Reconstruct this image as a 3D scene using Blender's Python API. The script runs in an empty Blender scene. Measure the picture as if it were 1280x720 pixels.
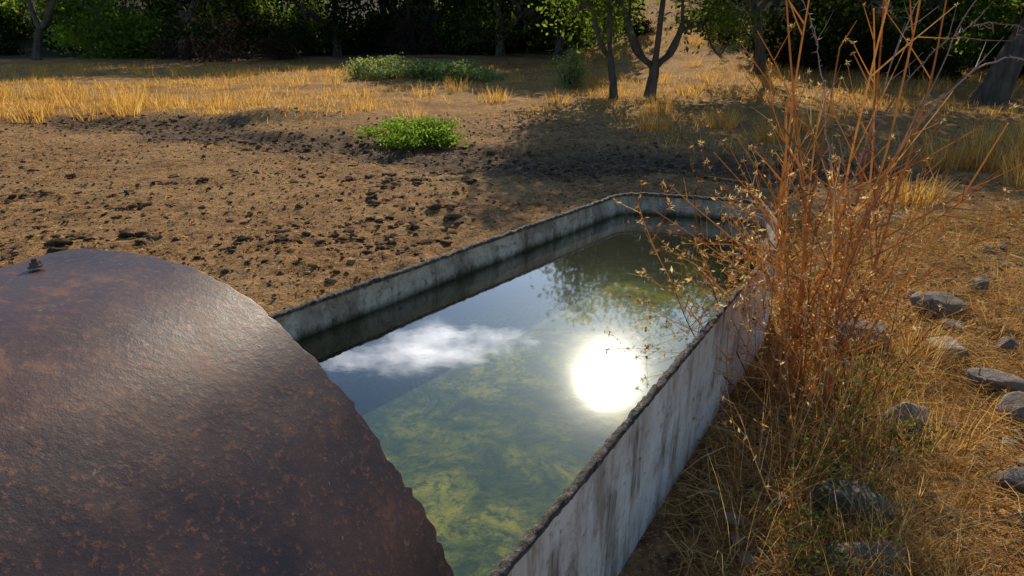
import bpy, math, random
import numpy as np
from mathutils import Vector, Matrix
random.seed(7); rng=np.random.default_rng(7)
scene=bpy.context.scene
scene.view_settings.view_transform='Standard'
try: scene.view_settings.look='None'
except Exception: pass
scene.view_settings.exposure=0

# ---------------------------------------------------------------- noise
def _h(i,j,s):
    v=np.sin(i*127.1+j*311.7+s*74.7)*43758.5453
    return v-np.floor(v)
def vn(x,y,s=0):
    xi=np.floor(x);yi=np.floor(y);fx=x-xi;fy=y-yi
    fx=fx*fx*(3-2*fx);fy=fy*fy*(3-2*fy)
    a=_h(xi,yi,s);b=_h(xi+1,yi,s);c=_h(xi,yi+1,s);d=_h(xi+1,yi+1,s)
    return (a*(1-fx)+b*fx)*(1-fy)+(c*(1-fx)+d*fx)*fy-.5
def fbm(x,y,s=0,o=4):
    t=0;a=1.
    for k in range(o):
        t=t+a*vn(x*2**k+k*17.3,y*2**k-k*9.1,s+k);a*=.5
    return t
def sst(a,b,x):
    t=np.clip((x-a)/(b-a),0,1);return t*t*(3-2*t)
def segd(x,y,ax,ay,bx,by):
    dx,dy=bx-ax,by-ay
    t=np.clip(((x-ax)*dx+(y-ay)*dy)/(dx*dx+dy*dy),0,1)
    return np.hypot(x-ax-t*dx,y-ay-t*dy)
def gravmask(x,y):
    d=np.minimum(segd(x,y,-6.8,10.8,-.3,7.3),segd(x,y,-.3,7.3,3.5,6.6))
    w=.85+1.1*fbm(x*.9,y*.9,5)
    return 1-sst(.3,1.15,d/np.maximum(w,.15))
def H(x,y):
    x=np.asarray(x,float);y=np.asarray(y,float)
    near=1-sst(25,60,np.hypot(x,y))
    h=.09*fbm(x*.25,y*.25,1,3)+near*(.05*fbm(x*1.3,y*1.3,2,3)+.045*np.abs(fbm(x*5,y*5,3,3))+.022*fbm(x*13,y*13,4,2))
    g=gravmask(x,y)
    h=h-.10*g+.05*g*np.abs(fbm(x*3,y*3,9,3))
    h=h+.16*np.exp(-(((x+3.5)/.9)**2+((y-10.4)/.35)**2))
    tr=1-sst(.62,1.25,segd(x,y,-.85,1.0,1.0,3.35))
    h=h*(1-.85*tr)-.02*tr
    wx=sst(1.5,8,x)
    sp=lambda v:np.log1p(np.exp(np.clip(v/1.5,-30,30)))*1.5*(v<45)+v*(v>=45)
    h=h+wx*.13*np.minimum(sp(y-15.5),60)+(1-wx)*.05*np.minimum(sp(y-34),60)
    h=h+22*sst(60,190,y)+12*sst(50,160,np.abs(x))*sst(10,60,y)
    h=h+.10*sst(1.6,4.5,x)*(1-sst(4,9,y))
    return h

# ---------------------------------------------------------------- helpers
def mesh_np(name,V,F,mats,rnd=None,midx=None,smooth=False):
    """F: list of arrays of faces (each (n,k))"""
    me=bpy.data.meshes.new(name)
    V=np.ascontiguousarray(V,dtype=np.float32)
    if not isinstance(F,list):F=[F]
    F=[f for f in F if len(f)]
    nl=sum(f.size for f in F);nf=sum(len(f) for f in F)
    me.vertices.add(len(V));me.vertices.foreach_set('co',V.ravel())
    me.loops.add(nl);me.loops.foreach_set('vertex_index',np.concatenate([f.ravel() for f in F]).astype(np.int32))
    me.polygons.add(nf)
    tot=np.concatenate([np.full(len(f),f.shape[1]) for f in F]).astype(np.int32)
    st=np.concatenate([[0],np.cumsum(tot)[:-1]]).astype(np.int32)
    me.polygons.foreach_set('loop_start',st)
    try: me.polygons.foreach_set('loop_total',tot)
    except Exception: pass
    if midx is not None: me.polygons.foreach_set('material_index',np.asarray(midx,dtype=np.int32))
    me.polygons.foreach_set('use_smooth',np.full(nf,smooth))
    if rnd is not None:
        for k,v in (rnd.items() if isinstance(rnd,dict) else [('rnd',rnd)]):
            a=me.attributes.new(k,'FLOAT','POINT');a.data.foreach_set('value',np.asarray(v,dtype=np.float32))
    for m in mats:me.materials.append(m)
    me.update(calc_edges=True);me.validate()
    return me
def obj(name,me,loc=(0,0,0),parent=None):
    o=bpy.data.objects.new(name,me);scene.collection.objects.link(o);o.location=loc
    if parent:o.parent=parent
    return o

class Acc:
    def __init__(s):s.V=[];s.Q=[];s.T=[];s.R=[];s.n=0;s.mq=[];s.mt=[]
    def add(s,V,Q=None,T=None,R=None,m=0):
        V=np.asarray(V,float).reshape(-1,3)
        if Q is not None and len(Q):
            s.Q.append(np.asarray(Q)+s.n);s.mq.append(np.full(len(Q),m))
        if T is not None and len(T):
            s.T.append(np.asarray(T)+s.n);s.mt.append(np.full(len(T),m))
        s.R.append(np.full(len(V),.5) if R is None else (np.full(len(V),R) if np.isscalar(R) else R))
        s.V.append(V);s.n+=len(V)
    def tube(s,P,rad,k=5,R=.5,m=0):
        P=np.asarray(P,float);n=len(P);rad=np.broadcast_to(rad,(n,))
        T=np.gradient(P,axis=0);T/=np.linalg.norm(T,axis=1,keepdims=True)+1e-9
        up=np.array([.3,.2,1.]) if abs(T[0,2])<.8 else np.array([1.,.3,.1])
        A=np.cross(T,up);A/=np.linalg.norm(A,axis=1,keepdims=True)+1e-9;B=np.cross(T,A)
        an=np.arange(k)*2*np.pi/k
        V=P[:,None]+rad[:,None,None]*(np.cos(an)[None,:,None]*A[:,None]+np.sin(an)[None,:,None]*B[:,None])
        i=np.arange(n-1)[:,None]*k;j=np.arange(k)[None]
        j2=(j+1)%k
        Q=np.stack([i+j,i+j2,i+k+j2,i+k+j],-1).reshape(-1,4)
        s.add(V,Q,None,R,m)
    def mesh(s,name,mats,smooth=False):
        F=[];mi=[]
        if s.Q:F.append(np.concatenate(s.Q));mi.append(np.concatenate(s.mq))
        if s.T:F.append(np.concatenate(s.T));mi.append(np.concatenate(s.mt))
        return mesh_np(name,np.concatenate(s.V),F,mats,np.concatenate(s.R),np.concatenate(mi),smooth)

def blades(roots,h,w,lean,az=None,R=None,droop=.5):
    n=len(roots);az=rng.uniform(0,2*np.pi,n) if az is None else az
    d=np.stack([np.cos(az),np.sin(az),np.zeros(n)],1)
    fa=rng.uniform(0,2*np.pi,n);sd=np.stack([np.cos(fa),np.sin(fa),np.zeros(n)],1)
    ts=[0,.4,.75,1.];ws=[1,.8,.5,0]
    V=[]
    for t,q in zip(ts,ws):
        c=roots+d*(lean*h*(t*t*droop+t*(1-droop)))[:,None];c=c.copy();c[:,2]+=h*t*np.sqrt(np.clip(1-(lean*t)**2*.6,.02,1))
        if q>0:
            V+= [c-sd*(w*q)[:,None]*.5,c+sd*(w*q)[:,None]*.5]
        else:V.append(c)
    V=np.stack(V,1)
    b=np.arange(n)[:,None]*7
    Q=np.concatenate([b+np.array([0,1,3,2]),b+np.array([2,3,5,4])]);T=b+np.array([4,5,6])
    R=rng.random(n) if R is None else R
    return V.reshape(-1,3),Q,T,np.repeat(R,7)
def litter(c,L,w,R=None,tilt=.15):
    n=len(c);az=rng.uniform(0,2*np.pi,n);el=rng.normal(0,tilt,n)
    d=np.stack([np.cos(az)*np.cos(el),np.sin(az)*np.cos(el),np.sin(el)],1)
    s=np.stack([-np.sin(az),np.cos(az),rng.normal(0,.5,n)],1)
    bend=rng.normal(0,.12,n)*L
    mid=c+s*bend[:,None]
    a=c-d*L[:,None]/2;e=c+d*L[:,None]/2
    V=np.stack([a-s*w[:,None]/2,a+s*w[:,None]/2,mid-s*w[:,None]/2,mid+s*w[:,None]/2,e-s*w[:,None]/2,e+s*w[:,None]/2],1)
    b=np.arange(n)[:,None]*6
    Q=np.concatenate([b+np.array([0,1,3,2]),b+np.array([2,3,5,4])])
    R=rng.random(n) if R is None else R
    return V.reshape(-1,3),Q,np.repeat(R,6)
def leaves(c,s,R=None,asp=.5):
    n=len(c);a=rng.normal(size=(n,3));a/=np.linalg.norm(a,axis=1,keepdims=True)
    b=np.cross(a,rng.normal(size=(n,3)));b/=np.linalg.norm(b,axis=1,keepdims=True)
    s=s[:,None];V=np.stack([c-a*s,c+b*s*asp,c+a*s,c-b*s*asp],1).reshape(-1,3)
    Q=np.arange(n)[:,None]*4+np.arange(4)
    R=rng.random(n) if R is None else R
    return V,Q,np.repeat(R,4)

import bmesh
def ico(sub):
    bm=bmesh.new();bmesh.ops.create_icosphere(bm,subdivisions=sub,radius=1)
    V=np.array([v.co[:] for v in bm.verts]);F=np.array([[v.index for v in f.verts] for f in bm.faces]);bm.free();return V,F
I1=ico(2);I0=ico(1)
def clods(c,s,base,flat=.65,rough=.35,R=None):
    V0,F0=base;n=len(c);m=len(V0)
    out=np.empty((n,m,3))
    for i in range(n):
        o=rng.uniform(0,100,3)
        k=1+rough*2*(vn(V0[:,0]*1.7+o[0],V0[:,1]*1.7+V0[:,2]*1.3+o[1],1)+.5*vn(V0[:,0]*3.5+o[2],V0[:,1]*3.1-V0[:,2]*3.3,2))
        v=V0*k[:,None]*np.array([rng.uniform(.8,1.5),rng.uniform(.7,1.1),flat*rng.uniform(.6,1.2)])
        a=rng.uniform(0,6.28);ca,sa=math.cos(a),math.sin(a)
        v=np.stack([v[:,0]*ca-v[:,1]*sa,v[:,0]*sa+v[:,1]*ca,v[:,2]],1)
        out[i]=v*s[i]+c[i]
    F=(np.arange(n)[:,None,None]*m+F0[None]).reshape(-1,3)
    R=rng.random(n) if R is None else R
    return out.reshape(-1,3),F,np.repeat(R,m)

# ---------------------------------------------------------------- materials
class NT:
    def __init__(s,name):
        s.m=bpy.data.materials.new(name);s.m.use_nodes=True;s.t=s.m.node_tree;s.t.nodes.clear()
        s.out=s.n('ShaderNodeOutputMaterial')
    def n(s,ty,**k):
        x=s.t.nodes.new(ty)
        for a,b in k.items():setattr(x,a,b)
        return x
    def l(s,a,b):s.t.links.new(a,b)
    def noise(s,scale,detail=5,rough=.6,vec=None,dist=0):
        x=s.n('ShaderNodeTexNoise');x.inputs['Scale'].default_value=scale;x.inputs['Detail'].default_value=detail
        x.inputs['Roughness'].default_value=rough;x.inputs['Distortion'].default_value=dist
        if vec is not None:s.l(vec,x.inputs['Vector'])
        return x.outputs['Fac']
    def ramp(s,fac,stops):
        r=s.n('ShaderNodeValToRGB');e=r.color_ramp.elements
        while len(e)<len(stops):e.new(.5)
        for q,(p,c) in zip(e,stops):
            q.position=p;q.color=(c,c,c,1) if not hasattr(c,'__len__') else (*c,1)
        s.l(fac,r.inputs[0]);return r.outputs[0]
    def mix(s,f,a,b,mode='MIX'):
        x=s.n('ShaderNodeMix',data_type='RGBA',blend_type=mode)
        for v,i in ((f,0),(a,6),(b,7)):
            if isinstance(v,bpy.types.NodeSocket):s.l(v,x.inputs[i])
            else:x.inputs[i].default_value=v if i==0 else (*v,1)
        return x.outputs[2]
    def math(s,op,a,b=0.):
        x=s.n('ShaderNodeMath',operation=op)
        for i,v in enumerate((a,b)):
            if isinstance(v,bpy.types.NodeSocket):s.l(v,x.inputs[i])
            else:x.inputs[i].default_value=v
        return x.outputs[0]
    def attr(s,n):
        a=s.n('ShaderNodeAttribute');a.attribute_name=n;return a.outputs['Fac']
    def pos(s,scale=None):
        g=s.n('ShaderNodeTexCoord').outputs['Object']
        if scale:
            mp=s.n('ShaderNodeMapping');mp.inputs['Scale'].default_value=scale;s.l(g,mp.inputs[0]);g=mp.outputs[0]
        return g
    def bump(s,h,strength,dist):
        b=s.n('ShaderNodeBump');b.inputs['Strength'].default_value=strength;b.inputs['Distance'].default_value=dist
        s.l(h,b.inputs['Height']);return b.outputs[0]
    def bsdf(s,col,rough=.8,metal=0,normal=None,spec=.3):
        b=s.n('ShaderNodeBsdfPrincipled')
        for v,k in ((col,'Base Color'),(rough,'Roughness'),(metal,'Metallic'),(spec,'Specular IOR Level')):
            if isinstance(v,bpy.types.NodeSocket):s.l(v,b.inputs[k])
            else:b.inputs[k].default_value=(*v,1) if hasattr(v,'__len__') else v
        if normal is not None:s.l(normal,b.inputs['Normal'])
        s.l(b.outputs[0],s.out.inputs[0]);return b

def leafmat(name,stops,trans=.45,boost=1.6):
    t=NT(name);c=t.ramp(t.attr('rnd'),stops)
    d=t.n('ShaderNodeBsdfDiffuse');t.l(c,d.inputs[0])
    tr=t.n('ShaderNodeBsdfTranslucent');c2=t.mix(1.,c,(boost,boost,boost*.75),'MULTIPLY');t.l(c2,tr.inputs[0])
    m=t.n('ShaderNodeMixShader');m.inputs[0].default_value=trans;t.l(d.outputs[0],m.inputs[1]);t.l(tr.outputs[0],m.inputs[2])
    t.l(m.outputs[0],t.out.inputs[0]);return t.m
M_leaf=leafmat('oak_leaf',[(0,(.025,.04,.010)),(.6,(.09,.13,.022)),(1,(.20,.25,.035))],.55,2.1)
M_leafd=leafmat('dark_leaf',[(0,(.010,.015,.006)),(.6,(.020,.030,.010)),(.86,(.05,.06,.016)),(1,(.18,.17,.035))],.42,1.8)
M_shrub=leafmat('shrub_leaf',[(0,(.05,.08,.014)),(1,(.22,.32,.045))],.55,1.9)
M_sage=leafmat('sage_leaf',[(0,(.10,.13,.045)),(1,(.30,.34,.13))],.5,1.8)
M_brown=leafmat('bare_twig',[(0,(.035,.022,.02)),(1,(.10,.065,.052))],.35)
M_gold=leafmat('dry_grass_mat',[(0,(.34,.15,.035)),(.5,(.64,.35,.09)),(1,(.85,.57,.2))],.55,1.25)
M_straw=leafmat('straw_mat',[(0,(.18,.085,.03)),(.5,(.60,.33,.10)),(1,(.85,.61,.28))],.42,1.25)
M_thistle=leafmat('dry_thistle_mat',[(0,(.22,.09,.035)),(.45,(.46,.22,.08)),(.8,(.70,.42,.17)),(1,(.85,.66,.40))],.48,1.25)
M_weed=leafmat('green_weed_mat',[(0,(.05,.065,.018)),(1,(.22,.23,.06))],.4,1.4)

t=NT('bark');p=t.pos((1,1,.25));f=t.noise(9,4,.7,p)
t.bsdf(t.ramp(f,[(.3,(.03,.022,.017)),(.7,(.13,.10,.075))]),.9,0,t.bump(f,.8,.03));M_bark=t.m
t=NT('thorn_twig');t.bsdf(t.ramp(t.attr('rnd'),[(0,(.18,.095,.08)),(1,(.46,.31,.25))]),.7);M_twig=t.m

# ground
t=NT('ground_soil');P=t.pos()
n1=t.noise(1.1,3,.65,P);n2=t.noise(12,6,.75,P);n3=t.noise(75,3,.75,P)
soil=t.mix(t.ramp(n2,[(.38,0),(.60,1)]),(.15,.066,.027),(.52,.27,.11))
soil=t.mix(t.ramp(n3,[(.53,0),(.66,.9)]),soil,(.72,.47,.23))
soil=t.mix(t.ramp(n1,[(.45,0),(.62,.5)]),soil,(.64,.385,.165))
vor=t.n('ShaderNodeTexVoronoi');vor.inputs['Scale'].default_value=30;t.l(P,vor.inputs['Vector'])
dung=t.ramp(vor.outputs['Distance'],[(.14,1),(.34,0)])
dm=t.math('MULTIPLY',dung,t.ramp(t.noise(2.3,3,.7,P),[(.45,0),(.55,.85)]))
soil=t.mix(dm,soil,(.06,.032,.018))
gold=t.mix(t.ramp(n2,[(.35,0),(.65,1)]),(.34,.155,.055),(.74,.42,.15))
gold=t.mix(t.ramp(n1,[(.44,0),(.65,.65)]),gold,(.25,.12,.048))
c=t.mix(t.attr('gold'),soil,gold)
v2=t.n('ShaderNodeTexVoronoi');v2.inputs['Scale'].default_value=24;t.l(P,v2.inputs['Vector'])
grc=t.mix(t.ramp(v2.outputs['Color'],[(.2,0),(.9,1)]),(.04,.028,.022),(.21,.15,.115))
c=t.mix(t.math('MULTIPLY',t.attr('grav'),.8),c,grc)
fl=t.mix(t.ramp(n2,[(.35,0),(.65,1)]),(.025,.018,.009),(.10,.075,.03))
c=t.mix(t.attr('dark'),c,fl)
hh=t.math('ADD',t.math('MULTIPLY',n2,1.3),t.math('MULTIPLY',n3,.6))
t.bsdf(c,.95,0,t.bump(hh,1.,.05),.1);M_ground=t.m

t=NT('dung_clod');f=t.noise(40,4,.75,t.pos())
cc=t.ramp(t.attr('rnd'),[(0,(.035,.02,.013)),(.5,(.12,.065,.035)),(1,(.42,.25,.12))])
cc=t.mix(t.ramp(f,[(.45,0),(.7,.5)]),cc,(.34,.2,.1))
t.bsdf(cc,.95,0,t.bump(f,1.,.02),.1);M_clod=t.m
t=NT('rock');P=t.pos();f=t.noise(14,6,.75,P);f2=t.noise(5,4,.6,P)
cc=t.mix(t.ramp(f,[(.35,0),(.7,1)]),(.09,.06,.045),(.36,.27,.20));cc=t.mix(t.attr('rnd'),cc,(.54,.47,.38));cc=t.mix(t.ramp(f2,[(.48,0),(.62,.7)]),cc,(.22,.12,.065))
t.bsdf(cc,.8,0,t.bump(f,.9,.03),.3);M_rock=t.m

# concrete
t=NT('trough_concrete');P=t.pos((1,1,.10));f=t.noise(8,7,.78,P,1.2);f2=t.noise(30,6,.75,t.pos());f3=t.noise(2.6,5,.6,t.pos(),.5)
cc=t.mix(t.ramp(f,[(.38,0),(.54,1)]),(.22,.145,.10),(.68,.58,.50))
cc=t.mix(t.ramp(f3,[(.47,0),(.58,.85)]),cc,(.80,.72,.64))
cc=t.mix(t.ramp(f2,[(.55,0),(.68,.75)]),cc,(.16,.105,.07))
f5=t.noise(4,6,.7,t.pos((1,1,.35)));cc=t.mix(t.ramp(f5,[(.53,0),(.63,.6)]),cc,(.22,.145,.10))
t.bsdf(cc,.85,0,t.bump(t.math('ADD',f,f2),.6,.012),.25);M_conc=t.m
t=NT('trough_rim_crust');f=t.noise(60,5,.75,t.pos())
t.bsdf(t.ramp(f,[(.4,(.03,.024,.02)),(.58,(.14,.11,.09)),(.70,(.48,.41,.35))]),.8,0,t.bump(f,1,.015),.35);M_rim=t.m
t=NT('trough_inner_wall');P=t.pos((1,1,.35));f=t.noise(6,7,.75,P,.6);f2=t.noise(34,6,.75,t.pos());sp=t.n('ShaderNodeSeparateXYZ');t.l(t.pos(),sp.inputs[0])
z=t.math('ADD',sp.outputs[2],t.math('MULTIPLY',f,.07))
cc=t.mix(t.ramp(f,[(.38,0),(.60,1)]),(.17,.13,.08),(.50,.42,.30))
cc=t.mix(t.ramp(f2,[(.52,0),(.66,.8)]),cc,(.10,.075,.048))
cc=t.mix(t.ramp(z,[(.366,1),(.402,0)]),cc,(.045,.042,.015))
t.bsdf(cc,.85,0,t.bump(f2,.5,.01),.2);M_inner=t.m
t=NT('algae_bed');P=t.pos();f=t.noise(4.5,7,.75,P,.8);f2=t.noise(34,6,.8,P,.4);f3=t.noise(1.5,3,.5,P)
cc=t.ramp(f,[(.36,(.02,.045,.010)),(.5,(.15,.16,.018)),(.64,(.44,.35,.035))])
cc=t.mix(t.ramp(f2,[(.47,0),(.60,.8)]),cc,(.035,.055,.010));cc=t.mix(t.ramp(f3,[(.45,0),(.62,.8)]),cc,(.025,.055,.018))
t.bsdf(cc,1,0,t.bump(f2,.4,.02),.0);M_algae=t.m

# water : fresnel (schlick) reflection over tinted clear water
t=NT('water_surface');P=t.pos()
w1=t.noise(3.2,2,.4,P);w2=t.noise(22,2,.5,P)
bp=t.bump(t.math('ADD',w1,t.math('MULTIPLY',w2,.12)),.10,.006)
ge=t.n('ShaderNodeNewGeometry');dt=t.n('ShaderNodeVectorMath',operation='DOT_PRODUCT');t.l(ge.outputs['Normal'],dt.inputs[0]);t.l(ge.outputs['Incoming'],dt.inputs[1])
om=t.math('SUBTRACT',1.,t.math('ABSOLUTE',dt.outputs['Value']))
fac=t.math('MINIMUM',t.math('MULTIPLY',t.math('ADD',.035,t.math('MULTIPLY',t.math('POWER',om,5.),.965)),2.4),1.)
tg=t.n('ShaderNodeCombineXYZ');tg.inputs[0].default_value=.156;tg.inputs[1].default_value=.988
def gl(r,an,b=True):
    g=t.n('ShaderNodeBsdfAnisotropic');g.inputs['Roughness'].default_value=r;g.inputs['Anisotropy'].default_value=an
    g.inputs[0].default_value=(1,1,1,1);t.l(tg.outputs[0],g.inputs['Tangent'])
    if b:t.l(bp,g.inputs['Normal'])
    return g.outputs[0]
gm=t.n('ShaderNodeMixShader');gm.inputs[0].default_value=.06;t.l(gl(.034,.27),gm.inputs[1]);t.l(gl(.12,.32),gm.inputs[2])
tr=t.n('ShaderNodeBsdfTransparent');tr.inputs[0].default_value=(.88,.95,.72,1)
m=t.n('ShaderNodeMixShader');t.l(fac,m.inputs[0]);t.l(tr.outputs[0],m.inputs[1]);t.l(gm.outputs[0],m.inputs[2])
t.l(m.outputs[0],t.out.inputs[0]);M_water=t.m

# rusty metal
t=NT('rusty_steel');P=t.pos();f=t.noise(2.6,7,.65,P,.6);f2=t.noise(80,5,.8,P);f3=t.noise(16,6,.75,P)
cc=t.mix(t.ramp(f,[(.38,0),(.60,1)]),(.034,.021,.021),(.095,.046,.036))
cc=t.mix(t.ramp(f2,[(.55,0),(.62,.7)]),cc,(.24,.095,.045))
cc=t.mix(t.math('MULTIPLY',t.ramp(f3,[(.54,0),(.64,1)]),t.ramp(f,[(.45,0),(.62,.5)])),cc,(.27,.11,.048))
cc=t.mix(t.ramp(t.noise(42,4,.7,P),[(.66,0),(.71,.6)]),cc,(.34,.23,.18))
ro=t.ramp(f3,[(.3,.36),(.7,.58)])
t.bsdf(cc,ro,.15,t.bump(t.math('ADD',f2,t.math('MULTIPLY',f3,.5)),.25,.004),.5);M_rust=t.m

# ---------------------------------------------------------------- ground
N=800
def axis(c,a,lim,n):
    b=math.asinh(lim/a);return c+a*np.sinh(np.linspace(-b,b,n))
xs=axis(0,2.6,420,N);ys=axis(3.5,3.0,420,N)
X,Y=np.meshgrid(xs,ys);X=X.ravel();Y=Y.ravel();Z=H(X,Y)
i=(np.arange(N-1)[:,None]*N+np.arange(N-1)[None]).ravel()
Q=np.stack([i,i+1,i+N+1,i+N],1)
grav=gravmask(X,Y)
nn=fbm(X*.6,Y*.6,20)
goldm=sst(9.2,11.5,Y+1.6*nn+.12*X)*(1-grav)
goldm=np.maximum(goldm,sst(2.2,3.6,X+nn)*sst(2,4,Y)*.7)
goldm=np.maximum(goldm,sst(.5,1.2,X)*(1-sst(3.6,5,Y))*.75)
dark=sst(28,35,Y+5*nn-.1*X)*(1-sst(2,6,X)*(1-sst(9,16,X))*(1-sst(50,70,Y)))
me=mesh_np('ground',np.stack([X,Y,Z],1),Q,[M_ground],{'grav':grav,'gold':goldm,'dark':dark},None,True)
obj('ground',me)

# ---------------------------------------------------------------- trough
RZ=.45;WZ=.33
corners=[((-.21,.63),.05),((1.27,3.02),.35),((1.38,3.66),.18),((.64,3.86),.12),((-1.55,1.16),.1),((-1.15,.60),.1)]
def roundpoly(cs,step=.01):
    n=len(cs);pts=[]
    for i in range(n):
        p=np.array(cs[i][0]);a=np.array(cs[i-1][0]);b=np.array(cs[(i+1)%n][0]);r=cs[i][1]
        da=(a-p)/np.linalg.norm(a-p);db=(b-p)/np.linalg.norm(b-p)
        s=p+da*r;e=p+db*r
        for t_ in np.linspace(0,1,12):pts.append((1-t_)**2*s+2*t_*(1-t_)*p+t_*t_*e)
    pts=np.array(pts+[pts[0]])
    L=np.concatenate([[0],np.cumsum(np.linalg.norm(np.diff(pts,axis=0),axis=1))])
    m=int(L[-1]/step);q=np.linspace(0,L[-1],m,endpoint=False)
    return np.stack([np.interp(q,L,pts[:,0]),np.interp(q,L,pts[:,1])],1)
path=roundpoly(corners);m=len(path)
T=np.roll(path,-1,0)-np.roll(path,1,0);T/=np.linalg.norm(T,axis=1,keepdims=True)
NO=np.stack([T[:,1],-T[:,0]],1) # outward for CCW
Ls=np.arange(m)*.01
wav=.004*vn(Ls*1.5,Ls*0,77)*2
path=path+NO*wav[:,None]
def ring(off,z,js=0,jz=0,sd=0):
    k=off+js*vn(Ls*60,Ls*0+sd,sd)*2
    zz=z+jz*(vn(Ls*85,Ls*0+3+sd,sd)+.35*vn(Ls*14,Ls*0,5))
    return np.column_stack([path+NO*(k[:,None] if hasattr(k,'__len__') else k),np.broadcast_to(zz,(m,))])
rings=[ring(.0,-.1),ring(.0,.1,.003),ring(.0,.25,.003),ring(.0,RZ-.018,.002,.006,1),ring(.003,RZ-.013,.002,.004,2),ring(.003,RZ-.003,.003,.006,3),ring(-.002,RZ+.001,.002,.008,4),
       ring(-.011,RZ,.002,.008,4),ring(-.017,RZ-.004,.003,.006,6),ring(-.018,RZ-.012,.003,.004,7),ring(-.013,RZ-.016,.002,.003,8),ring(-.014,RZ-.05),ring(-.020,RZ-.054),ring(-.020,.2),ring(-.020,.02)]
A=Acc();V=np.concatenate(rings);
for r in range(len(rings)-1):
    i=np.arange(m);Q=np.stack([r*m+i,r*m+(i+1)%m,(r+1)*m+(i+1)%m,(r+1)*m+i],1)
    A.Q.append(Q);A.mq.append(np.full(m,0 if r<3 else (1 if r<10 else 2)))
A.V.append(V);A.R.append(np.full(len(V),.5));A.n=len(V)
trough=bpy.data.objects.new('water_trough',None);scene.collection.objects.link(trough)
obj('trough_walls',A.mesh('trough_walls',[M_conc,M_rim,M_inner],True),parent=trough)
def fill(name,off,z,mat,sub=False):
    bm=bmesh.new();vs=[bm.verts.new((path[k,0]+NO[k,0]*off,path[k,1]+NO[k,1]*off,z)) for k in range(0,m,3)]
    f=bm.faces.new(vs);bmesh.ops.triangulate(bm,faces=[f]);me=bpy.data.meshes.new(name);bm.normal_update();bm.to_mesh(me);bm.free();me.materials.append(mat)
    if me.polygons[0].normal.z<0: me.flip_normals()
    return me
obj('trough_floor',fill('trough_floor',-.012,.13,M_algae),parent=trough)
obj('water',fill('water',-.018,WZ,M_water))

# ---------------------------------------------------------------- half barrel cover
C=np.array([-.688,1.174,.32]);E=np.array([.929,-.370,0]);AX=np.array([-.370,-.929,0]);RB=.65
na,nt=220,110
ang=np.radians(np.linspace(-12,214,na));tt=1.7*np.linspace(0,1,nt)**1.6
def bpt(a,tv,r):
    return C+(r*np.cos(a))[...,None]*E+(r*np.sin(a))[...,None]*np.array([0,0,1.])+tv[...,None]*AX
AA,TT=np.meshgrid(ang,tt)
jag=(.012*vn(ang*38,ang*0,3)+.012*vn(ang*14,ang*0,4)+.007*vn(ang*90,ang*0,9))*(1-sst(.9,1.5,ang)*.75)
RR=RB+.006*vn(AA*2.5,TT*2.5,8)*2+.002*vn(AA*9,TT*9,2)-.030*np.exp(-((AA-math.radians(38))/math.radians(22))**2)
TT=TT+jag[None]*np.exp(-TT/.05)
outer=bpt(AA,TT,RR);inner=bpt(AA,TT,RR-.005)
A=Acc()
i=(np.arange(nt-1)[:,None]*na+np.arange(na-1)[None]).ravel()
Q=np.stack([i,i+1,i+na+1,i+na],1)
nv=na*nt
V=np.concatenate([outer.reshape(-1,3),inner.reshape(-1,3)])
e=np.arange(na-1)
Qe=np.stack([e+1,e,e+nv,e+1+nv],1)
A.add(V,np.concatenate([Q,Q[:,::-1]+nv,Qe]))
cover=bpy.data.objects.new('rusty_barrel_cover',None);scene.collection.objects.link(cover)
obj('curved_shell',A.mesh('curved_shell',[M_rust],True),parent=cover)
a=math.radians(97);pb=C+(RB+.001)*math.cos(a)*E+(RB+.001)*math.sin(a)*np.array([0,0,1])+.12*AX
bm=bmesh.new()
for r1,d,zc,sg in ((.013,.003,.0015,20),(.009,.007,.0055,6),(.0045,.007,.011,12)):
    bmesh.ops.create_cone(bm,cap_ends=True,segments=sg,radius1=r1,radius2=r1*.94,depth=d,matrix=Matrix.Translation((0,0,zc)))
mb=bpy.data.meshes.new('bolt');bm.to_mesh(mb);bm.free();mb.materials.append(M_rust)
o=obj('bolt',mb,pb,cover);o.rotation_euler=(0,math.radians(-7),0)

# ---------------------------------------------------------------- litter, clods, rocks
def pol(n,xr,yr):return rng.uniform(*xr,n),rng.uniform(*yr,n)
def outside(x,y,d=.05):
    ins=np.zeros(len(x),bool);pp=np.array([c[0] for c in corners]);cx,cy=pp.mean(0)
    pp=pp+(pp-[cx,cy])/np.linalg.norm(pp-[cx,cy],axis=1,keepdims=True)*d*1.6
    j=len(pp)-1
    for i_ in range(len(pp)):
        xi,yi=pp[i_];xj,yj=pp[j]
        c_=((yi>y)!=(yj>y))&(x<(xj-xi)*(y-yi)/(yj-yi+1e-12)+xi);ins^=c_;j=i_
    return ~ins
def place(x,y,dz=0):
    return np.column_stack([x,y,H(x,y)+dz])
n=17000;r=rng.random(n);y=2+9*r**.9;x=rng.uniform(-.95,.95,n)*y*.95-.5
k=outside(x,y,.08)&(fbm(x*.9,y*.9,31)+.25*rng.random(n)>-.1);x,y=x[k],y[k];s=rng.lognormal(-4.85,.5,len(x));s=np.clip(s,.004,.032)
k=(x<1.0+.0*y)|(rng.random(len(x))<.3);x,y,s=x[k],y[k],s[k]
V,F,R=clods(place(x,y,s*.15),s,I0,.6,.55,rng.random(len(x))**1.3)
obj('dung_and_clods',mesh_np('clods',V,F,[M_clod],R,None,True))
n=1500;x,y=pol(n,(-4.6,-.3),(2.2,6.5));k=outside(x,y,.1)&(fbm(x*1.6,y*1.6,41)>.1);x,y=x[k],y[k];s=np.clip(rng.lognormal(-3.8,.4,len(x)),.012,.045)
V,F,R=clods(place(x,y,s*.1),s,I1,.5,.75,rng.random(len(x))*.6)
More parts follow.
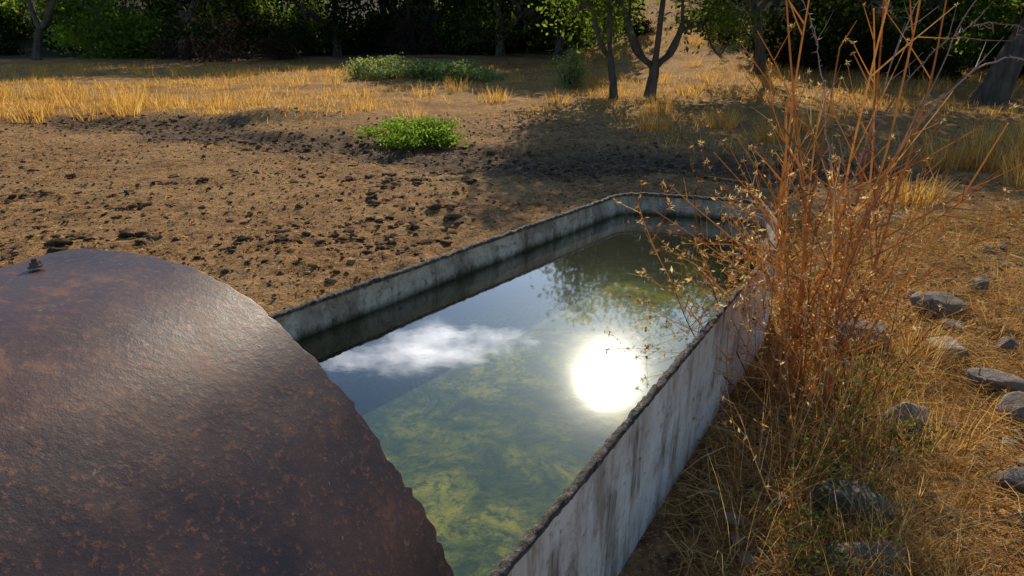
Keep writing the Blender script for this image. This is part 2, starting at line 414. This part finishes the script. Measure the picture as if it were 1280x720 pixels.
obj('dung_heap',mesh_np('dung_heap',V,F,[M_clod],R,None,True))
n=14000;x,y=pol(n,(-8,5),(5.5,12));k=rng.random(n)<gravmask(x,y)*.8;x,y=x[k],y[k];s=np.clip(rng.lognormal(-4.15,.5,len(x)),.008,.055)
V,F,R=clods(place(x,y,s*.1),s,I0,.55,.5,rng.random(len(x))**1.3*.75)
obj('creek_gravel',mesh_np('gravel',V,F,[M_clod],R,None,True))
n=700;x,y=pol(n,(.6,3.2),(1.1,5));k=outside(x,y,.05);x,y=x[k],y[k];s=np.clip(rng.lognormal(-4.3,.5,len(x)),.006,.03)
V,F,R=clods(place(x,y,s*.3),s,I0,.6,.4,rng.random(len(x))*.5)
obj('pebbles',mesh_np('pebbles',V,F,[M_rock],R,None,False))
I3=ico(4)
def rock(x,y,sx,sy,sz,rot,tone,sd,sink=.3):
    V0,F0=I3
    rs=np.random.default_rng(sd)
    v=V0.copy()
    for _ in range(14):
        nrm=rs.normal(size=3);nrm/=np.linalg.norm(nrm);d=rs.uniform(.45,.85)
        q=v@nrm;v-=np.where(q>d,(q-d),0)[:,None]*nrm
    v*=(1+.09*vn(v[:,0]*4+sd,v[:,1]*4+v[:,2]*3,sd)+.05*vn(v[:,0]*13,v[:,1]*11+v[:,2]*12,sd))[:,None]
    v*=np.array([sx,sy,sz])/2*1.25
    ca,sa=math.cos(rot),math.sin(rot)
    v=np.stack([v[:,0]*ca-v[:,1]*sa,v[:,0]*sa+v[:,1]*ca,v[:,2]],1)
    me=mesh_np('rock',v,F0,[M_rock],np.full(len(v),tone),None,True)
    obj('rock',me,(x,y,float(H(x,y))+sz*(.5-sink)))
for i_,a in enumerate([(2.12,3.12,.24,.18,.13,-.2,.0),(1.90,2.68,.18,.14,.10,.2,.6),(1.93,2.42,.27,.11,.09,-.5,.2),(1.42,2.12,.18,.16,.18,.3,.3),
    (1.86,2.16,.16,.14,.13,.1,.1),(1.52,2.75,.24,.22,.24,.4,.05),(1.56,1.72,.17,.12,.09,.2,.05),(.98,1.62,.21,.15,.12,-.3,.0),(.92,1.42,.23,.15,.11,.1,.1),
    (2.2,2.75,.12,.1,.10,1,.0),(1.70,2.68,.08,.06,.05,1,.2),(2.05,2.9,.1,.08,.06,0,.1),(1.45,1.55,.08,.07,.05,0,.35),(1.38,2.95,.16,.12,.13,.7,.05),(2.5,3.4,.13,.1,.08,.7,.05),(1.72,2.0,.08,.06,.05,.7,.3),(1.25,1.9,.08,.06,.06,.7,.05)]):
    rock(*a,sd=i_+3)
A=Acc()
n=52000;x=rng.uniform(.45,3.6,n);y=rng.uniform(1.1,4.8,n);k=outside(x,y,.03)&(fbm(x*2,y*2,51)+rng.random(n)*.6>-.05);x,y=x[k],y[k]
V,Q,R=litter(place(x,y,rng.uniform(.0,.045,len(x))),rng.uniform(.03,.18,len(x)),rng.uniform(.001,.003,len(x)),None,.28);A.add(V,Q,None,R)
n=42000;y=2+9*rng.random(n);x=rng.uniform(-.95,.9,n)*y;k=outside(x,y,.03);x,y=x[k],y[k]
V,Q,R=litter(place(x,y,rng.uniform(.0,.02,len(x))),rng.uniform(.012,.06,len(x)),rng.uniform(.0015,.005,len(x)),None,.25);A.add(V,Q,None,R)
obj('straw_litter',A.mesh('straw_litter',[M_straw]))

# ---------------------------------------------------------------- grasses
def clump(A,cx,cy,n,rad,h,w=.003,lean=.5):
    a=rng.uniform(0,6.28,n);r=rad*np.sqrt(rng.random(n));x=cx+r*np.cos(a);y=cy+r*np.sin(a)
    V,Q,T,R=blades(place(x,y,-.01),h*rng.uniform(.4,1.15,n),np.full(n,w),rng.uniform(.1,lean*2,n),a+rng.normal(0,.8,n));A.add(V,Q,T,R)
A=Acc()
n=90000;x,y=pol(n,(-17,3),(9.3,25));gm=sst(9.2,11.5,y+1.6*fbm(x*.6,y*.6,20)+.12*x)*(1-gravmask(x,y));k=(rng.random(n)<gm*np.clip(.35+1.6*fbm(x*.5,y*.5,61),.03,1));x,y=x[k],y[k]
V,Q,T,R=blades(place(x,y,-.01),rng.uniform(.03,.15,len(x)),rng.uniform(.005,.010,len(x)),rng.uniform(.2,1.,len(x)));A.add(V,Q,T,R)
for _ in range(110):
    cx,cy=rng.uniform(-16,2),rng.uniform(10.5,24);clump(A,cx,cy,70,.25,rng.uniform(.15,.36),.008,.4)
for _ in range(30):
    clump(A,rng.uniform(-10,-6.2),rng.uniform(10.5,14),80,.25,.33,.008,.4)
obj('golden_grass_field',A.mesh('golden_grass',[M_gold]))
A=Acc()
n=45000;x,y=pol(n,(1.5,14),(7,28));k=rng.random(n)<np.clip(.4+1.6*fbm(x*.5,y*.5,63),.03,1)*(1-gravmask(x,y));x,y=x[k],y[k]
V,Q,T,R=blades(place(x,y,-.01),rng.uniform(.04,.2,len(x)),rng.uniform(.005,.010,len(x)),rng.uniform(.2,1.,len(x)));A.add(V,Q,T,R)
for _ in range(70):
    clump(A,rng.uniform(2,14),rng.uniform(8,28),80,.22,rng.uniform(.2,.42),.007,.4)
for cx,cy,h in [(4.5,6.4,.5),(4.8,6.2,.55),(4.2,6.6,.4),(5.1,6.5,.5),(3.2,8.5,.3),(3.9,9.1,.4),(2.9,9.6,.3),(1.9,9.2,.3),(2.3,11,.35),(4.3,5.6,.35),(3.1,5.2,.25)]:
    clump(A,cx,cy,300,.2,h,.005,.35)
obj('hill_grass',A.mesh('hill_grass',[M_gold]))
A=Acc()
for _ in range(120):
    tt_=rng.random();cx=.70+tt_*.75+rng.uniform(0,.42);cy=1.25+tt_*1.6+rng.uniform(-.2,.1)
    clump(A,cx,cy,36,.09,rng.uniform(.07,.24),.0023,.7)
for _ in range(110):
    clump(A,rng.uniform(1.2,3.2),rng.uniform(1.3,4.8),30,.10,rng.uniform(.05,.14),.0024,.7)
for cx,cy in [(.66,1.5),(.7,1.62),(.6,1.42),(.78,1.78),(.95,2.0),(.85,1.7)]:
    clump(A,cx,cy,16,.07,.42,.0021,.45)
obj('dry_grass_clumps',A.mesh('dry_grass_clumps',[M_straw]))
A=Acc()
for _ in range(26):
    tt_=rng.random();cx=.68+tt_*.6+rng.uniform(0,.3);cy=1.3+tt_*1.2+rng.uniform(-.15,.1)
    z=float(H(cx,cy));n=60;c=np.array([cx,cy,z+.08])+rng.normal(size=(n,3))*np.array([.05,.05,.04]);V,Q,R=leaves(c,rng.uniform(.006,.016,n),None,.4);A.add(V,Q,None,R)
    for q in c[::6]:A.tube([np.array([cx,cy,z-.01]),(q+[cx,cy,z])/2,q],.0012,3,.4)
obj('green_weeds',A.mesh('green_weeds',[M_weed]))

# ---------------------------------------------------------------- dry thistles
UP=np.array([0,0,1.])
def nrm(v):return v/(np.linalg.norm(v)+1e-9)
def spikehead(A,p,s,R,m=0):
    n=10;d=rng.normal(size=(n,3))+UP*.4;d/=np.linalg.norm(d,axis=1,keepdims=True)
    b=np.cross(d,rng.normal(size=(n,3)));b/=np.linalg.norm(b,axis=1,keepdims=True)
    L=s*rng.uniform(.7,1.5,n)[:,None]
    V=np.stack([p-b*s*.1,p+b*s*.1,p+d*L],1).reshape(-1,3);A.add(V,None,np.arange(n*3).reshape(-1,3),R,m)
    V0,F0=I0;A.add(p+V0*s*.3*np.array([1,1,1.2]),None,F0,R*.8,m)
def stem(A,p,d,L,r,lv,R,leafy=1.,curl=.12,m=0,kid=1.,ztop=9):
    n=max(4,int(L/.035));P=[np.array(p,float)];dd=nrm(np.array(d,float));kids=[]
    wob=rng.normal(size=3)*curl
    for i_ in range(n):
        wob=wob*.8+rng.normal(size=3)*curl*.35
        dd=nrm(dd+wob*.22+UP*.03*(1 if lv==0 else .3));P.append(P[-1]+dd*L/n)
        f=i_/n
        kk=kid*(1. if P[-1][2]<ztop else .45)
        if lv<3 and f>(.16 if lv==0 else .25) and rng.random()<(.42 if lv==0 else .30)*(1 if lv<2 else .5)*kk:
            q=nrm(np.cross(dd,rng.normal(size=3)));kids.append((P[-1],nrm(dd*.85+q*rng.uniform(.5,.9)),L*(1-f)*.45+.03+.06*rng.random()))
        if rng.random()<.30*leafy*(1. if P[-1][2]<ztop else .25):
            c=P[-1]+rng.normal(size=3)*.006;V,Q,_=leaves(c[None],np.array([rng.uniform(.005,.015)]),None,.3);A.add(V,Q,None,float(np.clip(R+rng.normal()*.2,0,1)),m)
    rr=r*np.linspace(1,.4,len(P));A.tube(P,rr,4 if lv else 6,float(R),m)
    if lv>=1 and rng.random()<.7:spikehead(A,P[-1],rng.uniform(.009,.017),float(np.clip(R+.2+.25*rng.normal(),0,1)),m)
    for k_ in kids:stem(A,k_[0],k_[1],k_[2],max(r*.55,.0008),lv+1,float(np.clip(R+rng.normal()*.12,0,1)),leafy,curl,m,kid,ztop)
A=Acc()
def tall(x,y,tx,ty,tz,r=.0045,leafy=1.,R=.45,kid=1.,zt=9):
    b=np.array([x,y,float(H(x,y))]);e=np.array([tx,ty,tz]);stem(A,b,e-b,np.linalg.norm(e-b)*1.03,r,0,R,leafy,.09,0,kid,zt)
for a in [(1.08,2.30,.93,2.25,1.62),(1.10,2.28,1.02,2.3,1.25),(1.14,2.3,1.22,2.2,1.62),(1.12,2.25,1.32,2.3,1.70),(1.16,2.33,1.45,2.4,1.35),
          (1.05,2.32,.85,2.35,1.05),(1.18,2.28,1.50,2.2,1.05),(1.1,2.36,1.1,2.5,1.1),(1.2,2.3,1.42,2.25,1.6),(1.06,2.28,.78,2.2,1.5),(1.15,2.3,1.12,2.3,1.6)]:
    tall(*a,r=.0058,leafy=.5,R=rng.uniform(.4,.85),kid=.8,zt=.85)
for _ in range(25):
    x=1.08+rng.normal()*.09;y=2.3+rng.normal()*.1
    tall(x,y,x+rng.normal()*.24-.07,y+rng.normal()*.2,rng.uniform(.35,.8),r=.003,leafy=2.2,R=rng.uniform(.2,.85),kid=1.)
for _ in range(14):
    x=1.02+rng.random()*.3;y=2.15+rng.random()*.3
    tall(x,y,x+rng.normal()*.12,y+rng.normal()*.12,rng.uniform(.25,.5),r=.0024,leafy=3.,R=rng.uniform(.1,.6),kid=1.1)
obj('dry_thistle',A.mesh('dry_thistle',[M_thistle]))
A=Acc()
for (x,y) in [(1.22,2.62),(1.38,3.0),(1.52,3.3)]:
    for _ in range(4):
        tall(x+rng.normal()*.05,y+rng.normal()*.05,x+rng.normal()*.15,y+rng.normal()*.15,rng.uniform(.4,.75),r=.0026,leafy=1.3,R=rng.uniform(.3,.9),kid=.8)
obj('dry_thistle',A.mesh('dry_thistle_b',[M_thistle]))
A=Acc()
for _ in range(16):
    x=.70+rng.random()*.5;y=1.5+(x-.70)*1.5+rng.uniform(-.12,.1);tall(x,y,x+rng.normal()*.14,y+rng.normal()*.14,rng.uniform(.2,.42),r=.0018,leafy=1.,R=rng.uniform(.3,.95),kid=.8)
obj('dry_weed',A.mesh('dry_weed',[M_thistle]))
A=Acc()
for _ in range(19):
    b=np.array([1.05,2.28,.35+.3*rng.random()]);e=np.array([.72+rng.normal()*.09,2.15+rng.normal()*.16,.62+rng.normal()*.12])
    stem(A,b,e-b,np.linalg.norm(e-b),.0018,1,rng.uniform(.5,.95),.8,.12)
obj('dry_thistle',A.mesh('dry_thistle_c',[M_thistle]))
A=Acc()
def bramble(P0,P1,P2,r):
    t_=np.linspace(0,1,40)[:,None];P=(1-t_)**2*P0+2*t_*(1-t_)*P1+t_**2*P2
    P=P+np.cumsum(rng.normal(size=P.shape)*.003,0);A.tube(P,r*np.linspace(1,.4,40),5,rng.random())
    for i_ in range(1,39):
        d=nrm(np.cross(P[i_+1]-P[i_-1],rng.normal(size=3)));q=P[i_];A.tube([q,q+d*.008,q+d*.018],[.0018,.001,.0002],3,.9)
        if rng.random()<.22:
            d2=nrm(d+nrm(P[i_+1]-P[i_-1]));L=rng.uniform(.05,.16);A.tube([q,q+d2*L*.5,q+d2*L+UP*.01],[.0014,.0011,.0005],4,.6)
            q2=q+d2*L*.5;d3=nrm(d2+rng.normal(size=3)*.8);A.tube([q2,q2+d3*.02],[.001,.0002],3,.8)
v=lambda *a:np.array(a,float)
bramble(v(1.2,2.3,0),v(1.1,2.2,1.75),v(2.1,2.4,1.02),.0046)
bramble(v(1.2,2.35,.9),v(1.25,2.2,1.6),v(1.75,2.3,1.27),.003)
bramble(v(1.16,2.32,0),v(1.25,2.4,.9),v(1.55,2.3,1.6),.004)
bramble(v(1.16,2.32,.6),v(1.05,2.4,1.2),v(.83,2.2,1.45),.0028)
bramble(v(1.12,2.3,.3),v(1.2,2.4,1.0),v(1.28,2.3,1.6),.0034)
obj('thorny_bramble',A.mesh('thorny_bramble',[M_twig]))

# ---------------------------------------------------------------- trees
def treemesh(name,h,spread,nl,ls,seed,mleaf,trunk_r=.12,fork=.8,levels=4,lean=(0,0),clump_r=.45,lowest=.0):
    global rng
    old=rng;rng=np.random.default_rng(seed);A=Acc();tips=[]
    def br(p,d,L,r,lv):
        n=6;P=[p]
        for i_ in range(n):
            d=nrm(d+rng.normal(size=3)*.10+UP*.03);P.append(P[-1]+d*L/n)
        r2=r*(.62 if lv else .8);A.tube(P,np.linspace(r,r2,n+1)*(1+(.35 if lv==0 else 0)*np.exp(-np.arange(n+1)*1.2)),8 if lv<2 else 5,.5,0)
        if lv>=2:tips.append(P[-1]);tips.append(P[3])
        if lv<levels:
            k=3 if rng.random()<.65 else 2
            if lv==0:k=3
            a0=rng.uniform(0,6.28)
            for j in range(k):
                a=a0+j*6.28/k+rng.normal()*.3;q=nrm(np.cross(d,v(math.cos(a),math.sin(a),.1)))
                br(P[-1] if rng.random()<.7 else P[-2],nrm(d*.8+q*spread*rng.uniform(.6,1.2)),L*rng.uniform(.62,.85)*(1.25 if lv==0 else 1),r2*.72,lv+1)
    br(v(0,0,-.1),nrm(v(lean[0],lean[1],1)),fork,trunk_r,0)
    tips=np.array(tips);tm_=tips[:,2].max()
    for i_ in range(len(A.V)):
        z=A.V[i_][:,2];A.V[i_][:,2]=np.where(z>fork,fork+(z-fork)*(h-fork)/(tm_-fork),z)
    tips[:,2]=np.where(tips[:,2]>fork,fork+(tips[:,2]-fork)*(h-fork)/(tm_-fork),tips[:,2])
    tips=tips[tips[:,2]>lowest]
    dr=tips[rng.random(len(tips))<.22].copy();dr[:,:2]*=1.15;dr[:,2]=np.maximum(dr[:,2]-rng.uniform(.2,.45,len(dr))*h*.5,lowest);tips=np.concatenate([tips,dr])
    w=rng.random(len(tips))**1.5+.15;w/=w.sum()
    idx=rng.choice(len(tips),nl,p=w);tone=rng.random(len(tips))
    c=tips[idx]+rng.normal(size=(nl,3))*clump_r*np.array([1,1,.65])*(.5+rng.random(nl)[:,None]*.7)
    R=np.clip(.55*tone[idx]+.45*rng.random(nl),0,1)
    V,Q,R=leaves(c,ls*rng.uniform(.6,1.3,nl),R);A.add(V,Q,None,R,1)
    me=A.mesh(name,[M_bark,mleaf]);rng=old;return me
def bushmesh(name,w,h,nl,ls,seed,mat):
    global rng
    old=rng;rng=np.random.default_rng(seed);A=Acc()
    nc=26;a=rng.uniform(0,6.28,nc);r=np.sqrt(rng.random(nc));cz=rng.uniform(.1,1,nc)*np.sqrt(1-.75*r*r)
    cc=np.stack([w/2*r*np.cos(a),w/2*r*np.sin(a),h*.88*cz],1)
    for q in cc:A.tube([v(0,0,-.05)+q*.1*v(1,1,0),q*.5+v(0,0,.02),q],[.02*h,.012*h,.004*h],4,.2,0)
    idx=rng.integers(0,nc,nl);tone=rng.random(nc)
    c=cc[idx]+rng.normal(size=(nl,3))*np.array([w*.09,w*.09,h*.1]);c[:,2]=np.abs(c[:,2])
    V,Q,R=leaves(c,ls*rng.uniform(.6,1.3,nl),np.clip(.5*tone[idx]+.5*rng.random(nl),0,1));A.add(V,Q,None,R,1)
    me=A.mesh(name,[M_bark,mat]);rng=old;return me
def put(name,me,x,y,rz=0,s=1,parent=None):
    o=obj(name,me,(x,y,float(H(x,y))),parent);o.rotation_euler[2]=rz;o.scale=(s,s,s);return o
put('oak_tree',treemesh('oakA',5.0,.85,13000,.05,11,M_leaf,.085,.85,4,(-.05,0),.27,1.0),1.95,13.5)
put('oak_tree',treemesh('oakB',5.5,.9,21000,.05,12,M_leaf,.12,.75,4,(.12,0),.30,1.1),2.68,13.8)
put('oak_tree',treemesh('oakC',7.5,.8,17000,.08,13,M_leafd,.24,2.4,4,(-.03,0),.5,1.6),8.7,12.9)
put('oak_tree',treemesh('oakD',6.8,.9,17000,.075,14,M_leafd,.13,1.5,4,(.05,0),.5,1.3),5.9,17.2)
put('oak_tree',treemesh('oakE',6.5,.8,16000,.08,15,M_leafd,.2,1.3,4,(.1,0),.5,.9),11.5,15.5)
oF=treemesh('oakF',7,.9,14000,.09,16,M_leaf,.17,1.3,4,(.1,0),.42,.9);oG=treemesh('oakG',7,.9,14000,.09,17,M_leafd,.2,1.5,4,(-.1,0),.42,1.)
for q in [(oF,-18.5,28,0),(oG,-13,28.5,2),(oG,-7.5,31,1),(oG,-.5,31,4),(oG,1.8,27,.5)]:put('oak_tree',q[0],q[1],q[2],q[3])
forest=bpy.data.objects.new('distant_trees',None);scene.collection.objects.link(forest)
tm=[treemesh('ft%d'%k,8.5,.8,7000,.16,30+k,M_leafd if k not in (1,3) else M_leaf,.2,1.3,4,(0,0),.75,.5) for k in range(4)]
bmh=[bushmesh('fb%d'%k,3.2,2.2,3000,.10,50+k,[M_leafd,M_leaf,M_brown,M_leafd][k]) for k in range(4)]
cnt=0
for _ in range(900):
    x=rng.uniform(-45,50);y=rng.uniform(19,60)
    r_=x/y
    if x<3.5 and y<34+.12*abs(x+6):continue
    if .12<r_<.34 and y<48:continue
    if abs(r_)>1 :continue
    if rng.random()>.14 or (x<3.5 and y>47):continue
    s=rng.uniform(.75,1.15)*(1 if y>30 else .8)
    put('tree_%d'%cnt,tm[rng.choice([0,0,0,1,2,2,2,3])],x,y,rng.uniform(0,6.28),s,forest);cnt+=1
under=bpy.data.objects.new('distant_undergrowth',None);scene.collection.objects.link(under)
for _ in range(110):
    x=rng.uniform(-38,38);y=rng.uniform(32,44);r_=x/y
    if .12<r_<.34 and y<60:continue
    put('bush_%d'%cnt,bmh[rng.choice([0,0,3,1,2,3])],x,y,rng.uniform(0,6.28),rng.uniform(.6,1.3),under);cnt+=1
for _ in range(26):
    y=rng.uniform(16,28);x=y*rng.uniform(.40,.85);put('bush_%d'%cnt,bmh[rng.choice([0,1,3])],x,y,rng.uniform(0,6.28),rng.uniform(.4,.8),under);cnt+=1
for _ in range(9):
    y=rng.uniform(22,38);x=y*rng.uniform(.15,.33);put('bush_%d'%cnt,bmh[rng.choice([0,1])],x,y,rng.uniform(0,6.28),rng.uniform(.22,.42),under);cnt+=1
put('green_shrub',bushmesh('gs',1.15,.36,7000,.022,70,M_shrub),-1.25,8.4)
put('sage_shrub',bushmesh('ss1',1.9,.6,6000,.04,71,M_sage),-3.1,18.6)
put('sage_shrub',bushmesh('ss2',2.1,.5,6000,.04,72,M_sage),-1.5,18.3)
put('sapling_bush',bushmesh('sb',.8,1.0,1800,.035,73,M_sage),1.25,16.2)
put('bare_brush',bushmesh('bb',4.6,1.9,9000,.06,74,M_brown),-11.5,29.5)
put('green_bush',bushmesh('gb',5,2.4,9000,.09,75,M_shrub),-17.5,31)

# ---------------------------------------------------------------- light / sky
EL=math.radians(28.5);AZ=math.radians(9)
S=Vector((math.sin(AZ)*math.cos(EL),math.cos(AZ)*math.cos(EL),math.sin(EL)))
ld=bpy.data.lights.new('sun','SUN');ld.energy=5;ld.angle=math.radians(.5);ld.color=(1,.90,.70)
lo=bpy.data.objects.new('sun',ld);scene.collection.objects.link(lo);lo.rotation_euler=S.to_track_quat('Z','Y').to_euler();lo.location=(3,20,12)
w=bpy.data.worlds.new('World');scene.world=w;w.use_nodes=True;nt_=w.node_tree;nt_.nodes.clear()
def wn(ty,**k):
    x=nt_.nodes.new(ty)
    for a,b in k.items():setattr(x,a,b)
    return x
def wm(op,a,b=0.):
    x=wn('ShaderNodeMath',operation=op)
    for i_,q in enumerate((a,b)):
        if isinstance(q,bpy.types.NodeSocket):nt_.links.new(q,x.inputs[i_])
        else:x.inputs[i_].default_value=q
    return x.outputs[0]
sky=wn('ShaderNodeTexSky');sky.sky_type='NISHITA';sky.sun_disc=False;sky.sun_elevation=EL;sky.sun_rotation=AZ;sky.dust_density=.3;sky.air_density=1.0;sky.ozone_density=2.
tc=wn('ShaderNodeTexCoord');sx=wn('ShaderNodeSeparateXYZ');nt_.links.new(tc.outputs['Generated'],sx.inputs[0])
yy=wm('MAXIMUM',sx.outputs[1],.05);a_=wm('DIVIDE',sx.outputs[0],yy);b_=wm('DIVIDE',sx.outputs[2],yy)
def sq(q):return wm('MULTIPLY',q,q)
e1=wm('SQRT',wm('ADD',sq(wm('DIVIDE',wm('ADD',a_,.145),.17)),sq(wm('DIVIDE',wm('SUBTRACT',wm('ADD',b_,wm('MULTIPLY',a_,.12)),.478),.045))))
cb=wn('ShaderNodeCombineXYZ');nt_.links.new(a_,cb.inputs[0]);nt_.links.new(wm('MULTIPLY',b_,2.4),cb.inputs[1])
nz=wn('ShaderNodeTexNoise');nz.inputs['Scale'].default_value=11;nz.inputs['Detail'].default_value=9;nz.inputs['Roughness'].default_value=.68;nt_.links.new(cb.outputs[0],nz.inputs['Vector'])
cl=wm('ADD',wm('SUBTRACT',1.05,e1),wm('MULTIPLY',wm('SUBTRACT',nz.outputs['Fac'],.5),3.4))
cl=wm('MINIMUM',wm('MAXIMUM',wm('MULTIPLY',cl,.75),0.),1.)
tint=wn('ShaderNodeMix',data_type='RGBA',blend_type='MULTIPLY');tint.inputs[0].default_value=1;nt_.links.new(sky.outputs[0],tint.inputs[6]);tint.inputs[7].default_value=(.85,.98,1.05,1)
mx=wn('ShaderNodeMix',data_type='RGBA');nt_.links.new(cl,mx.inputs[0]);nt_.links.new(tint.outputs[2],mx.inputs[6]);mx.inputs[7].default_value=(38,38,39,1)
bg=wn('ShaderNodeBackground');bg.inputs[1].default_value=.14;nt_.links.new(mx.outputs[2],bg.inputs[0])
wo=wn('ShaderNodeOutputWorld');nt_.links.new(bg.outputs[0],wo.inputs[0])

# ---------------------------------------------------------------- camera
cd=bpy.data.cameras.new('camera');cd.lens=24;cd.sensor_width=36;cd.clip_end=2000;cd.clip_start=.02
co=bpy.data.objects.new('camera',cd);scene.collection.objects.link(co);co.location=(0,0,1.35)
co.rotation_euler=(math.radians(90-21.15),0,0);scene.camera=co
